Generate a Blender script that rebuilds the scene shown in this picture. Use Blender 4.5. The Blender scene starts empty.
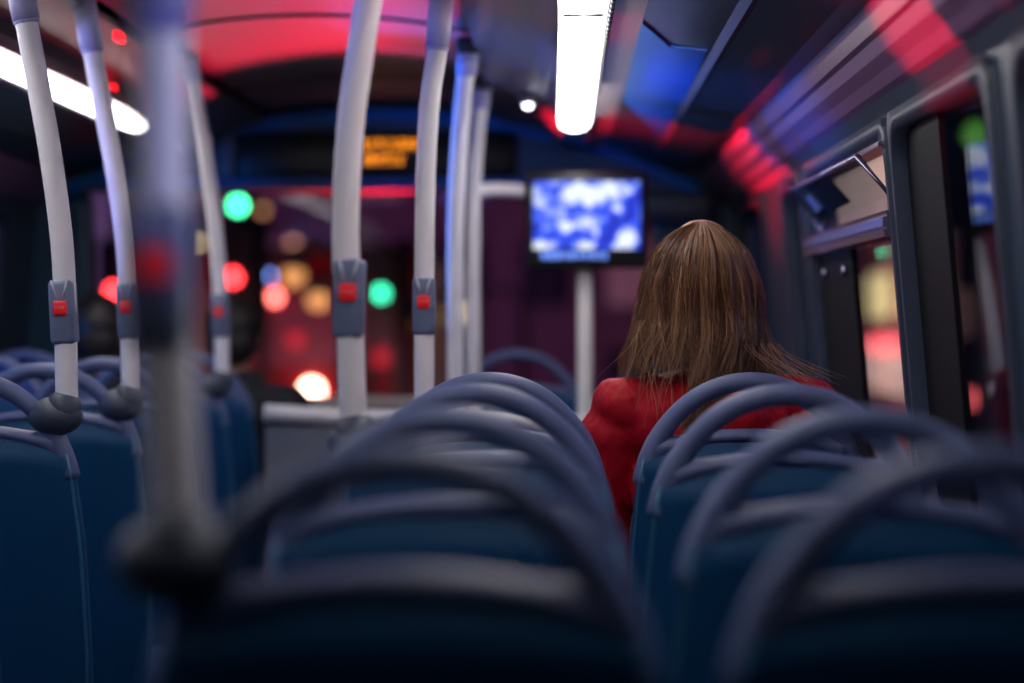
import bpy, bmesh, math, random
from mathutils import Vector, Matrix, noise
random.seed(7)
S = bpy.context.scene
C = S.collection
PI = math.pi
R = math.radians

# ------------------------------------------------------------------ camera, world, exposure
CZ = 1.20                                  # eye height above the upper deck floor
cd = bpy.data.cameras.new('camera'); cam = bpy.data.objects.new('camera', cd); C.objects.link(cam)
cd.sensor_width = 36.0; cd.lens = 70.3; cd.clip_start = 0.05; cd.clip_end = 300
cam.location = (0, 0, CZ); cam.rotation_euler = (R(90 - 0.76), 0, R(1.375))
cd.dof.use_dof = True; cd.dof.focus_distance = 3.36; cd.dof.aperture_fstop = 1.5
S.camera = cam
S.view_settings.view_transform = 'Standard'; S.view_settings.look = 'None'
S.view_settings.exposure = 0.0; S.view_settings.gamma = 1.0; S.view_settings.use_curve_mapping = False
w = bpy.data.worlds.new('night'); S.world = w; w.use_nodes = True
bg = w.node_tree.nodes['Background']; bg.inputs[0].default_value = (0.05, 0.035, 0.09, 1); bg.inputs[1].default_value = 0.10

def lamp(kind, name, loc, to, color, power, size=0.3, angle=60, blend=0.5, size_y=None):
    l = bpy.data.lights.new(name, kind); o = bpy.data.objects.new(name, l); C.objects.link(o)
    l.color = color; l.energy = power; o.location = loc
    if kind == 'AREA':
        l.size = size
        if size_y: l.shape = 'RECTANGLE'; l.size_y = size_y
    else: l.shadow_soft_size = size
    if kind == 'SPOT': l.spot_size = R(angle); l.spot_blend = blend
    if to is not None:
        o.rotation_euler = (Vector(to) - Vector(loc)).to_track_quat('-Z', 'Y').to_euler()
    return o
# red stop signals ahead, dim cool skyglow, plus added red and blue spots without fixtures
lamp('SPOT', 'red_signal_glow', (-.95, 12.5, 0.10), (-0.72, 4.0, 1.88), (1, .012, .045), 760, .15, 6.5, .5)
lamp('SPOT', 'red_fill_cove', (-2.0, 10.0, .40), (.215, 5.45, 1.715), (1, .008, .03), 5500, .08, 4.5, .9)  # added spot for the red blob at the cove end
lamp('SPOT', 'red_fill_inner', (2.6, 3.2, -1.0), (.10, 3.75, 1.735), (1, .015, .06), 600, .05, 8, .8)  # added spot from below, reddens the pale cove beside the lamp
lamp('SPOT', 'red_fill_rail', (-1.6, 9.6, .50), (.50, 5.3, 1.62), (1, .008, .04), 900, .1, 6, .8)  # added to redden the far end of the cove rail
lamp('SPOT', 'red_fill_side', (-6.0, 0, .25), (0.52, 2.74, 1.62), (1, .004, .03), 10000, .03, 5.4, .6)  # added narrow beam for the red streak above the right windows
lamp('SPOT', 'blue_fill_cove', (-5.0, 6.0, .35), (0.22, 4.5, 1.715), (.01, .22, 1), 2100, .2, 13, .7)  # added blue spot aimed at the blue cove panel
lamp('SPOT', 'blue_fill_rear', (-4.6, 1.6, -.35), (-.5, 3.4, 1.62), (.12, .16, 1), 700, .3, 40, .6)  # unseen blue fill for the upper parts of the poles
lamp('SPOT', 'blue_fill_near', (3.2, -1.2, -.05), (-.3, 1.5, 1.34), (.45, .45, 1), 420, .1, 9.5, .8)  # unseen bluish fill for the nearest pole
lamp('SPOT', 'blue_fill_front', (-4.0, 2.6, .5), (-.57, 6.4, 1.82), (.02, .25, 1), 420, .3, 18, .6)  # unseen blue fill for the header arch
lamp('AREA', 'street_glow_right', (3.2, 4.5, 2.6), (0.2, 3.6, .9), (.45, .5, 1), 34, 2.0)
lamp('AREA', 'street_glow_left', (-4.2, 3.5, 2.6), (-1.0, 3.6, .9), (.2, .4, 1), 55, 2.0)

# ------------------------------------------------------------------ materials
def mat(name, col, rough=.5, metal=0, emit=None, strength=0, bump=0, bscale=200, spec=.5, var=0, vscale=6, coat=0):
    m = bpy.data.materials.new(name); m.use_nodes = True
    nt = m.node_tree; b = nt.nodes['Principled BSDF']
    b.inputs['Base Color'].default_value = (*col, 1); b.inputs['Roughness'].default_value = rough
    b.inputs['Metallic'].default_value = metal; b.inputs['Specular IOR Level'].default_value = spec
    b.inputs['Coat Weight'].default_value = coat
    if emit: b.inputs['Emission Color'].default_value = (*emit, 1); b.inputs['Emission Strength'].default_value = strength
    tc = nt.nodes.new('ShaderNodeTexCoord')
    if bump:
        n = nt.nodes.new('ShaderNodeTexNoise'); n.inputs['Scale'].default_value = bscale
        bp = nt.nodes.new('ShaderNodeBump'); bp.inputs['Strength'].default_value = bump; bp.inputs['Distance'].default_value = .002
        nt.links.new(tc.outputs['Object'], n.inputs['Vector']); nt.links.new(n.outputs['Fac'], bp.inputs['Height'])
        nt.links.new(bp.outputs['Normal'], b.inputs['Normal'])
    if var:
        n = nt.nodes.new('ShaderNodeTexNoise'); n.inputs['Scale'].default_value = vscale; n.inputs['Detail'].default_value = 4
        mx = nt.nodes.new('ShaderNodeMixRGB'); mx.inputs[1].default_value = (*[c * (1 - var) for c in col], 1)
        mx.inputs[2].default_value = (*[min(1, c * (1 + var)) for c in col], 1)
        nt.links.new(tc.outputs['Object'], n.inputs['Vector']); nt.links.new(n.outputs['Fac'], mx.inputs[0])
        nt.links.new(mx.outputs[0], b.inputs['Base Color'])
    return m
M = {}
M['pole'] = mat('pole_coating', (.86, .84, .88), .42, bump=.25, bscale=500, var=.06)
M['sleeve'] = mat('pole_sleeve_plastic', (.42, .42, .66), .45, bump=.1)
M['clamp'] = mat('clamp_plastic', (.15, .19, .31), .38, bump=.15, bscale=600)
M['clampline'] = mat('clamp_trim_silver', (.55, .58, .68), .3)
M['red'] = mat('button_red', (.75, .01, .02), .35, emit=(1, .02, .02), strength=.12)
M['redtext'] = mat('button_lettering', (.9, .35, .35), .5)
M['dark'] = mat('dark_rubber', (.012, .014, .02), .55, bump=.2)
M['handle'] = mat('handle_plastic', (.105, .14, .285), .38, bump=.35, bscale=700, var=.08)
M['knuckle'] = mat('knuckle_plastic', (.05, .065, .10), .45, bump=.3, bscale=500)
M['shell'] = mat('seat_shell_blue', (.004, .062, .17), .45, spec=.25, bump=.45, bscale=500, var=.12)
M['piping_highlight'] = mat('seat_edge_highlight', (.03, .15, .27), .4)
M['moquette'] = mat('seat_moquette', (.02, .05, .14), .9, bump=.5, bscale=300, var=.5, vscale=40)
M['steel'] = mat('seat_steel', (.12, .13, .15), .4, .8)
M['floor'] = mat('deck_vinyl', (.03, .035, .05), .5, bump=.2, var=.3, vscale=60)
M['vault'] = mat('ceiling_vault', (.42, .40, .43), .45, bump=.05, bscale=40)
M['ceil'] = mat('ceiling_side_panel', (.115, .10, .115), .38, bump=.08, bscale=80)
M['cove'] = mat('cove_panel', (.04, .055, .085), .28, bump=.05, bscale=20)
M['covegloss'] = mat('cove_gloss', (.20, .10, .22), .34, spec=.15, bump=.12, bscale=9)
M['blue'] = mat('blue_reflection_panel', (.005, .17, .78), .3, bump=.15, bscale=8)
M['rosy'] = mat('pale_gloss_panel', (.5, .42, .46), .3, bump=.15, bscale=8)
M['wall'] = mat('side_lining', (.03, .055, .10), .38, bump=.15, bscale=150, var=.1)
M['frame'] = mat('window_frame', (.035, .05, .085), .4, .1, spec=.35)
M['rail'] = mat('hopper_rail_metal', (.42, .38, .55), .25, .85)
M['frit'] = mat('black_border', (.006, .008, .012), .6, spec=.15)
M['header'] = mat('header_blue', (.03, .10, .18), .4, bump=.1)
M['headtrim'] = mat('header_trim_blue', (.02, .17, .55), .35)
M['white'] = mat('white_painted', (.88, .86, .84), .4)
M['cream'] = mat('cream_painted', (.85, .76, .62), .45)
M['greyp'] = mat('stair_panel_grey', (.13, .15, .20), .4)
M['black'] = mat('black_plastic', (.01, .012, .016), .35)
M['light'] = mat('lamp_diffuser', (1, 1, 1), .5, emit=(1, .95, .93), strength=11)
M['spotlit'] = mat('small_lamp', (1, 1, 1), .5, emit=(.9, .92, 1), strength=9)
M['redled'] = mat('red_led', (.6, .01, .01), .4, emit=(1, .01, .02), strength=2.5)
M['skin'] = mat('skin', (.55, .30, .22), .5, bump=.1)
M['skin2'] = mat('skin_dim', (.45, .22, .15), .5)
M['eye'] = mat('eye', (.8, .8, .8), .2); M['iris'] = mat('iris', (.06, .03, .02), .2)
M['lip'] = mat('lips', (.5, .12, .12), .4)
M['coat'] = mat('dark_coat', (.02, .022, .03), .85, bump=.4, bscale=120)
M['jeans'] = mat('dark_trousers', (.02, .03, .06), .85, bump=.3, bscale=300)
M['darkhair'] = mat('black_hair', (.02, .017, .016), .45, bump=.6, bscale=90)
M['hairbase'] = mat('hair_under', (.022, .012, .008), .7, bump=.8, bscale=150)
M['asphalt'] = mat('asphalt', (.03, .03, .035), .7, bump=.3, bscale=30, var=.3, vscale=2)
M['brick'] = mat('brick_maroon', (.16, .05, .06), .8, var=.35, vscale=1.2)
M['stone'] = mat('pale_stone', (.38, .33, .30), .8, var=.2, vscale=1)
M['busred'] = mat('bus_red', (.40, .015, .02), .3)
M['post'] = mat('street_post', (.04, .05, .05), .5); M['palepost'] = mat('pale_post', (.55, .52, .42), .5)
M['signalbox'] = mat('signal_box', (.01, .012, .012), .5)
def em(name, col, s): M[name] = mat(name, tuple(.5 * c for c in col), .4, emit=col, strength=s); return M[name]
em('e_red', (1, .03, .03), 20); em('e_green', (.06, 1, .32), 20); em('e_amber', (1, .42, .12), 1.6); em('e_tan', (1, .72, .35), 3)
em('e_blue', (.2, .4, 1), 12); em('e_warm', (1, .50, .30), 22); em('e_greensoft', (.04, .8, .35), 7.0); em('e_pink', (1, .14, .10), 14); em('e_yellow', (1, .85, .35), 1.4)
em('e_window', (.9, .40, .35), .08); em('e_bluewin', (.25, .2, .75), .25); em('e_redsign', (1, .12, .12), 4); em('e_greendim', (.25, .8, .1), .4)
em('led_amber', (1, .28, .01), 2.2); em('e_buswin', (.6, .10, .16), .10); em('e_reddim', (1, .03, .05), .8); em('e_shop', (1, .75, .6), .35)

# blouse: crimson satin with folds
def blouse_mat():
    m = mat('crimson_satin', (.40, .002, .014), .6, spec=.2); nt = m.node_tree; b = nt.nodes['Principled BSDF']
    b.inputs['Sheen Weight'].default_value = 0
    tc = nt.nodes.new('ShaderNodeTexCoord'); mp = nt.nodes.new('ShaderNodeMapping'); mp.inputs['Scale'].default_value = (22, 22, 5)
    n = nt.nodes.new('ShaderNodeTexNoise'); n.inputs['Scale'].default_value = 1.0; n.inputs['Detail'].default_value = 2.5
    n.inputs['Distortion'].default_value = 1.2
    bp = nt.nodes.new('ShaderNodeBump'); bp.inputs['Strength'].default_value = .8; bp.inputs['Distance'].default_value = .012
    nt.links.new(tc.outputs['Object'], mp.inputs[0]); nt.links.new(mp.outputs[0], n.inputs['Vector'])
    nt.links.new(n.outputs['Fac'], bp.inputs['Height']); nt.links.new(bp.outputs[0], b.inputs['Normal'])
    return m
M['blouse'] = blouse_mat()
def strand_mat():
    m = mat('brown_hair_strands', (.2, .1, .05), .38, spec=.6); nt = m.node_tree; b = nt.nodes['Principled BSDF']
    at = nt.nodes.new('ShaderNodeAttribute'); at.attribute_name = 'tone'
    cr = nt.nodes.new('ShaderNodeValToRGB'); e = cr.color_ramp.elements
    e[0].color = (.035, .014, .007, 1); e[1].color = (.78, .46, .25, 1)
    x = e.new(.45); x.color = (.17, .073, .034, 1); x = e.new(.75); x.color = (.44, .22, .105, 1)
    nt.links.new(at.outputs['Fac'], cr.inputs[0]); nt.links.new(cr.outputs[0], b.inputs['Base Color'])
    return m
M['strand'] = strand_mat()
def glass_mat(tint=(.85, .88, .95), f=1.0):
    m = bpy.data.materials.new('window_glass'); m.use_nodes = True; nt = m.node_tree
    for n in list(nt.nodes): nt.nodes.remove(n)
    out = nt.nodes.new('ShaderNodeOutputMaterial'); t = nt.nodes.new('ShaderNodeBsdfTransparent'); t.inputs[0].default_value = (*tint, 1)
    g = nt.nodes.new('ShaderNodeBsdfGlossy'); g.inputs['Roughness'].default_value = .03
    fr = nt.nodes.new('ShaderNodeFresnel'); fr.inputs[0].default_value = 1.4
    mx = nt.nodes.new('ShaderNodeMixShader')
    ml = nt.nodes.new('ShaderNodeMath'); ml.operation = 'MULTIPLY'; ml.inputs[1].default_value = .4
    nt.links.new(fr.outputs[0], ml.inputs[0]); nt.links.new(ml.outputs[0], mx.inputs[0]); nt.links.new(t.outputs[0], mx.inputs[1]); nt.links.new(g.outputs[0], mx.inputs[2])
    nt.links.new(mx.outputs[0], out.inputs[0]); return m
M['glass'] = glass_mat()
def screen_mat():
    m = bpy.data.materials.new('screen_image'); m.use_nodes = True; nt = m.node_tree; b = nt.nodes['Principled BSDF']
    b.inputs['Base Color'].default_value = (.01, .01, .02, 1)
    tc = nt.nodes.new('ShaderNodeTexCoord'); n = nt.nodes.new('ShaderNodeTexNoise'); n.inputs['Scale'].default_value = 15; n.inputs['Detail'].default_value = 4
    mp = nt.nodes.new('ShaderNodeMapping'); mp.inputs['Location'].default_value = (3.1, 0, 1.7)
    cr = nt.nodes.new('ShaderNodeValToRGB'); e = cr.color_ramp.elements
    e[0].position = .40; e[0].color = (.005, .02, .50, 1); e[1].position = .60; e[1].color = (.8, .88, 1, 1)
    x = e.new(.49); x.color = (.02, .10, .95, 1)
    nt.links.new(tc.outputs['Object'], mp.inputs[0]); nt.links.new(mp.outputs[0], n.inputs['Vector']); nt.links.new(n.outputs['Fac'], cr.inputs[0])
    nt.links.new(cr.outputs[0], b.inputs['Emission Color']); b.inputs['Emission Strength'].default_value = 1.15
    return m
M['screen'] = screen_mat()
em('e_caption', (.15, .3, 1), 1.1)

# ------------------------------------------------------------------ mesh helpers
def obj(name, bm, m, parent=None, smooth=True, label=None):
    me = bpy.data.meshes.new(name)
    bmesh.ops.recalc_face_normals(bm, faces=bm.faces[:])
    bm.to_mesh(me); bm.free()
    o = bpy.data.objects.new(name, me); C.objects.link(o)
    if isinstance(m, (list, tuple)):
        for k in m: me.materials.append(k)
    else: me.materials.append(m)
    if smooth:
        for p in me.polygons: p.use_smooth = True
    if parent: o.parent = parent
    if label: o['label'] = label
    return o
def thing(name, label, cat, loc=(0, 0, 0), rz=0, group=None):
    o = bpy.data.objects.new(name, None); C.objects.link(o); o.location = loc; o.rotation_euler = (0, 0, rz)
    o.empty_display_size = .1
    o['label'] = label; o['category'] = cat
    if group: o['group'] = group
    return o
def tag(o, label, cat, group=None, kind=None):
    o['label'] = label; o['category'] = cat
    if group: o['group'] = group
    if kind: o['kind'] = kind
    return o
def struct(o, label, cat):
    o['kind'] = 'structure'; o['label'] = label; o['category'] = cat; return o
def box(bm, c, s, bevel=0, rot=None, seg=2):
    r = bmesh.ops.create_cube(bm, size=1.0); vs = r['verts']
    for v in vs:
        v.co = Vector((v.co.x * s[0], v.co.y * s[1], v.co.z * s[2]))
    if bevel:
        es = list({e for v in vs for e in v.link_edges})
        rr = bmesh.ops.bevel(bm, geom=es, offset=bevel, segments=seg, affect='EDGES', profile=.5)
        vs = list({v for f in rr['faces'] for v in f.verts} | {v for v in vs if v.is_valid})
    for v in vs:
        if rot is not None: v.co = rot @ v.co
        v.co += Vector(c)
    return bm
def ellip(bm, c, r, u=20, v=12, rot=None):
    k = bmesh.ops.create_uvsphere(bm, u_segments=u, v_segments=v, radius=1)
    for q in k['verts']:
        q.co = Vector((q.co.x * r[0], q.co.y * r[1], q.co.z * r[2]))
        if rot is not None: q.co = rot @ q.co
        q.co += Vector(c)
def catmull(pts, n=8):
    out = []; P = [Vector(p) for p in pts]; P = [P[0] * 2 - P[1]] + P + [P[-1] * 2 - P[-2]]
    for i in range(1, len(P) - 2):
        for k in range(n):
            t = k / n; a, b, c, d = P[i - 1:i + 3]
            out.append(.5 * ((2 * b) + (c - a) * t + (2 * a - 5 * b + 4 * c - d) * t * t + (3 * b - a - 3 * c + d) * t ** 3))
    out.append(P[-2]); return out
def tube(bm, pts, rad, n=16, smooth=0, closed=False, flat=1.0, cap=True):
    if smooth:
        pts = catmull(pts, smooth)
    pts = [Vector(p) for p in pts]; N = len(pts)
    rads = rad if isinstance(rad, (list, tuple)) else [rad] * N
    if len(rads) != N: rads = [rads[0] + (rads[-1] - rads[0]) * i / (N - 1) for i in range(N)]
    rings = []; prev = None
    for i, p in enumerate(pts):
        if closed: t = (pts[(i + 1) % N] - pts[i - 1]).normalized()
        else: t = (pts[min(i + 1, N - 1)] - pts[max(i - 1, 0)]).normalized()
        if prev is None:
            a = Vector((0, 1, 0)) if abs(t.y) < .9 else Vector((1, 0, 0))
            x = t.cross(a).normalized()
        else: x = (prev - t * prev.dot(t)).normalized()
        prev = x; y = t.cross(x)
        rings.append([bm.verts.new(p + (x * math.cos(2 * PI * k / n) + y * flat * math.sin(2 * PI * k / n)) * rads[i]) for k in range(n)])
    L = N if closed else N - 1
    for i in range(L):
        a, b = rings[i], rings[(i + 1) % N]
        for k in range(n): bm.faces.new((a[k], a[(k + 1) % n], b[(k + 1) % n], b[k]))
    if cap and not closed: bm.faces.new(rings[0][::-1]); bm.faces.new(rings[-1])
def loft(bm, rings, cap=True):
    rs = [[bm.verts.new(p) for p in r] for r in rings]; n = len(rs[0])
    for a, b in zip(rs, rs[1:]):
        for k in range(n): bm.faces.new((a[k], a[(k + 1) % n], b[(k + 1) % n], b[k]))
    if cap: bm.faces.new(rs[0][::-1]); bm.faces.new(rs[-1])
def sring(cx, cy, z, rx, ry, e=2.0, n=32):
    out = []
    for k in range(n):
        a = 2 * PI * k / n; c, s = math.cos(a), math.sin(a)
        out.append((cx + rx * math.copysign(abs(c) ** (2 / e), c), cy + ry * math.copysign(abs(s) ** (2 / e), s), z))
    return out
def B(): return bmesh.new()
def extr(bm, prof, y0, y1, close=True, seg=1):
    """profile of (x, z) swept along y"""
    rows = [[bm.verts.new((x, y0 + (y1 - y0) * j / seg, z)) for x, z in prof] for j in range(seg + 1)]
    n = len(prof)
    for a, b in zip(rows, rows[1:]):
        for k in range(n if close else n - 1):
            bm.faces.new((a[k], a[(k + 1) % n], b[(k + 1) % n], b[k]))
    if close: bm.faces.new(rows[0][::-1]); bm.faces.new(rows[-1])
def dup(root, loc, rz=0, label=None, group=None):
    r = root.copy(); C.objects.link(r); r.location = loc; r.rotation_euler = (0, 0, rz)
    if label: r['label'] = label
    if group: r['group'] = group
    for ch in list(root.children):
        c = ch.copy(); C.objects.link(c); c.parent = r
        for g in ch.children:
            d = g.copy(); C.objects.link(d); d.parent = c
    return r
def interp(tab, x):
    if x <= tab[0][0]: return tab[0][1]
    for (a, b), (c, d) in zip(tab, tab[1:]):
        if x <= c: return b + (d - b) * (x - a) / (c - a)
    return tab[-1][1]
F = 2000.0
def at(px, py, d):                          # a point of the photograph carried out to depth d
    return ((px - 560) * d / F, d, CZ + (315 - py) * d / F)

XC = -.57                                   # centre line of the bus
YF, YB = 6.50, -0.70                        # windscreen, rear bulkhead
# ------------------------------------------------------------------ room shell
bm = B(); box(bm, (XC, (YF + YB) / 2, -.03), (2.5, YF - YB, .06)); struct(obj('floor', bm, M['floor'], smooth=False), 'dark vinyl upper deck floor', 'floor')
def mir(x, side): return x if side > 0 else 2 * XC - x
def sheet(name, prof, m, y0, y1, label, side, th=.012, smooth=False):
    pr = [(mir(x, side), z) for x, z in prof]; pr += [(mir(x, side), z + th) for x, z in reversed(prof)]
    bm = B(); extr(bm, pr, y0, y1, seg=10); return obj(name, bm, m, smooth=smooth)
# central vault
bm = B(); pr = []
for k in range(17):
    u = -.375 + .75 * k / 16; pr.append((XC + u, 1.885 - .28 * u * u))
pr += [(x, z + .03) for x, z in reversed(pr)]
extr(bm, pr, YB, YF, seg=1); ceiling = struct(obj('ceiling', bm, M['vault']), 'pale curved central ceiling vault', 'ceiling')
bm = B()
for yy in (4.55, 2.9, 5.75):
    pts = [(XC + u / 10 * .37, yy, 1.882 - .28 * (u / 10 * .37) ** 2) for u in range(-10, 11)]; tube(bm, pts, .0035, 6)
struct(obj('trim_1', bm, M['dark']), 'thin dark cross seams of the ceiling vault', 'seam')
nt_ = 2
for side, sn in ((1, 'right'), (-1, 'left')):
    o = sheet('ceiling_' + sn, [(-.195, 1.846), (-.195, 1.812), (-.05, 1.775), (.005, 1.735), (.005, 1.715)], M['ceil'], YB, YF, '', side)
    struct(o, f'grey {sn} ceiling side panel between vault and strip lamp', 'ceiling')
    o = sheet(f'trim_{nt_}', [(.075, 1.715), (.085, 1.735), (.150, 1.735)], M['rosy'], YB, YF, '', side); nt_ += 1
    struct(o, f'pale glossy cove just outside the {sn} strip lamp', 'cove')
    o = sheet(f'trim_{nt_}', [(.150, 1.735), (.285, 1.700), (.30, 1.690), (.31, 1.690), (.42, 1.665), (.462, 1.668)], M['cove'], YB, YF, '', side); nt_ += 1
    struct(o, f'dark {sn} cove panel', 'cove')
    o = sheet(f'trim_{nt_}', [(.462, 1.668), (.470, 1.655), (.478, 1.632), (.488, 1.628), (.497, 1.606), (.515, 1.590), (.528, 1.572), (.540, 1.566)], M['covegloss'], YB, YF, '', side); nt_ += 1  # steps shaped so the red light breaks into streaks
    struct(o, f'glossy stepped cove rail running above the {sn} windows', 'rail')
    o = sheet(f'trim_{nt_}', [(.540, 1.566), (.560, 1.538), (.575, 1.528), (.62, 1.528)], M['wall'], YB, YF, '', side); nt_ += 1
    struct(o, f'dark blue lining above the {sn} windows', 'lining')
# glossy cove panel beside right lamp, a blue reflection put into its colour
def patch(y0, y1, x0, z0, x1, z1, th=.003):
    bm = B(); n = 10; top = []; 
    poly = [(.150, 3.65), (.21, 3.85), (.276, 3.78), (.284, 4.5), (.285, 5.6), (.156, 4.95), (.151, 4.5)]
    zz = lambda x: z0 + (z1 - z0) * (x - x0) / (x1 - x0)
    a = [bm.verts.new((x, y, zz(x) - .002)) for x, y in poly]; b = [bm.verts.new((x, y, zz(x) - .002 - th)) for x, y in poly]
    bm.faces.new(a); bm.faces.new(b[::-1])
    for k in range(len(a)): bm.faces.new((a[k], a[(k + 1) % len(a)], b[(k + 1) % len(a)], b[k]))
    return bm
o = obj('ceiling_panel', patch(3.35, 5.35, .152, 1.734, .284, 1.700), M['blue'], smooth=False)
tag(o, 'glossy ceiling cove panel with a painted blue reflection, right of the strip lamp', 'panel')

# side walls, inner face leans in towards the top
def wx(z, side): return mir(.58 + (1.3 - z) * .09, side)
ZS, ZT = .86, 1.530
wins = {1: [(.20, 1.55), (1.66, 2.47), (2.60, 3.37), (3.415, 4.55), (4.64, 5.02), (5.50, 6.20)],
        -1: [(.20, 1.60), (1.72, 2.90), (3.02, 4.20), (4.32, 5.20), (5.32, 6.10)]}
def wallquad(bm, y0, y1, z0, z1, side, th=.06):
    vs = []
    for dx in (0, th):
        for y, z in ((y0, z0), (y1, z0), (y1, z1), (y0, z1)):
            x = wx(z, side) + dx * side; vs.append(bm.verts.new((x, y, z)))
    for f in ((0, 1, 2, 3), (7, 6, 5, 4), (0, 4, 5, 1), (1, 5, 6, 2), (2, 6, 7, 3), (3, 7, 4, 0)):
        bm.faces.new([vs[i] for i in f])
for side, sn in ((1, 'right'), (-1, 'left')):
    bm = B(); wallquad(bm, YB, YF, 0, ZS, side); wallquad(bm, YB, YF, ZT, 1.60, side)
    ys = [YB] + [y for w_ in wins[side] for y in w_] + [YF]
    for a, b in zip(ys[::2], ys[1::2]): wallquad(bm, a, b, ZS, ZT, side)
    struct(obj('wall_' + sn, bm, M['wall'], smooth=False), f'dark blue {sn} side wall with its window pillars', 'wall')
def rrect(y0, y1, z0, z1, r, n=6):
    out = []
    for cy, cz, a0 in ((y1 - r, z1 - r, 0), (y0 + r, z1 - r, 90), (y0 + r, z0 + r, 180), (y1 - r, z0 + r, 270)):
        for k in range(n + 1):
            a = R(a0 + 90 * k / n); out.append((cy + r * math.cos(a), cz + r * math.sin(a)))
    return out
def wframe(y0, y1, z0, z1, side, t=.022, r=.06, off=-.012, th=.05):
    bm = B(); O = rrect(y0 - .008, y1 + .008, z0 - .008, z1 + .008, .03); I = rrect(y0 + t, y1 - t, z0 + t, z1 - t, r)
    L = []
    for pl, dx in ((O, off), (I, off), (I, th), (O, th)):
        L.append([bm.verts.new((wx(z, side) + dx * side, y, z)) for y, z in pl])
    n = len(O)
    for a, b in ((0, 1), (1, 2), (2, 3), (3, 0)):
        for k in range(n): bm.faces.new((L[a][k], L[a][(k + 1) % n], L[b][(k + 1) % n], L[b][k]))
    return bm
def wpane(y0, y1, z0, z1, side, dx=.03, th=.004):
    bm = B(); vs = []
    for d in (dx, dx + th):
        for y, z in ((y0, z0), (y1, z0), (y1, z1), (y0, z1)): vs.append(bm.verts.new((wx(z, side) + d * side, y, z)))
    for f in ((0, 1, 2, 3), (7, 6, 5, 4), (0, 4, 5, 1), (1, 5, 6, 2), (2, 6, 7, 3), (3, 7, 4, 0)): bm.faces.new([vs[i] for i in f])
    return bm
wn = 1
for side, sn in ((1, 'right'), (-1, 'left')):
    for k, (a, b) in enumerate(wins[side]):
        root = bpy.data.objects.new(f'window_{wn}', None); C.objects.link(root); wn += 1
        struct(root, f'{sn} side window, number {k + 1} from the rear of the bus', 'window')
        obj('window_frame', wframe(a, b, ZS, ZT, side), M['frame'], root)
        hop = side == 1 and k == 3
        obj('pane', wpane(a + .01, b - .01, ZS + .01, (1.345 if hop else ZT - .01), side), M['glass'], root, False)
        if side == 1 and k == 2: obj('black_border', wpane(3.06, 3.35, ZS + .01, ZT - .01, side, .012, .01), M['frit'], root, False)
        if hop:
            obj('black_border', wpane(4.03, 4.53, ZS + .01, 1.335, side, .006, .012), M['frit'], root, False)
            bm = B()
            for yy in (4.10, 4.40):
                v = Vector((wx(1.29, 1) + .002, yy, 1.29)); tube(bm, [v, v + Vector((-.008, 0, 0))], .012, 12)
            obj('bolt', bm, M['rail'], root)
            bm = B()      # ribbed rail under the opening light
            pr = [(0, 1.330), (-.022, 1.334), (-.024, 1.345), (-.016, 1.348), (-.026, 1.352), (-.026, 1.366), (-.018, 1.370), (-.022, 1.378), (0, 1.382), (.03, 1.382), (.03, 1.33)]
            extr(bm, [(wx(1.35, 1) + x, z) for x, z in pr], 3.425, 4.54); obj('rail', bm, M['rail'], root, False)
            bm = B(); extr(bm, [(wx(1.50, 1) + x, z) for x, z in ((-.02, 1.488), (-.02, 1.496), (.02, 1.5), (.02, 1.488))], 3.425, 4.54); obj('rail', bm, M['rail'], root, False)
            # tilted opening pane
            p = [Vector((.590, 4.47, 1.380)), Vector((.590, 3.46, 1.380)), Vector((.512, 3.46, 1.472)), Vector((.515, 4.47, 1.478))]
            nrm = (p[1] - p[0]).cross(p[3] - p[0]).normalized()
            bm = B(); a_ = [bm.verts.new(q) for q in p]; b_ = [bm.verts.new(q + nrm * .005) for q in p]
            bm.faces.new(a_); bm.faces.new(b_[::-1])
            for q in range(4): bm.faces.new((a_[q], a_[(q + 1) % 4], b_[(q + 1) % 4], b_[q]))
            hp = obj('hopper_pane', bm, M['glass'], root, False)
            bm = B(); tube(bm, [p[0], p[1], p[2], p[3]], .006, 8, closed=True, smooth=0); obj('hopper_edge', bm, M['rail'], hp)
            def on(u, v): return p[0].lerp(p[1], u).lerp(p[3].lerp(p[2], u), v)
            for nm, (u0, u1, v0, v1), mm in (('sticker', (.24, .58, .34, .90), 'black'), ('label_plate', (.08, .2, .42, .80), 'cream')):
                bm = B(); q = [on(u0, v0), on(u1, v0 + .05), on(u1 - .02, v1), on(u0 + .02, v1 - .05)]
                qa = [bm.verts.new(z - nrm * .001) for z in q]; qb = [bm.verts.new(z - nrm * .003) for z in q]
                bm.faces.new(qa); bm.faces.new(qb[::-1])
                for z in range(4): bm.faces.new((qa[z], qa[(z + 1) % 4], qb[(z + 1) % 4], qb[z]))
                obj(nm, bm, M[mm], hp, False)
# rear bulkhead, front structure
bm = B(); box(bm, (XC, YB - .03, .92), (2.5, .06, 1.94)); struct(obj('wall_back', bm, M['wall'], smooth=False), 'dark rear bulkhead behind the camera', 'wall')
bm = B()
box(bm, (XC, YF + .04, .42), (2.5, .08, .84)); box(bm, (XC, YF + .04, 1.79), (2.5, .08, .38))
box(bm, (-1.68, YF + .03, 1.2), (.30, .10, .80), .03); box(bm, (.47, YF + .03, 1.2), (.34, .10, .80), .03)
struct(obj('wall_front', bm, M['header'], smooth=False), 'dark blue front end with corner pillars around the windscreen', 'wall')
bm = B(); box(bm, (XC - .05, YF + .03, 1.22), (1.90, .005, .80)); wr = struct(obj('window_front', bm, M['glass'], smooth=False), 'wide front windscreen of the upper deck', 'window')
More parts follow.
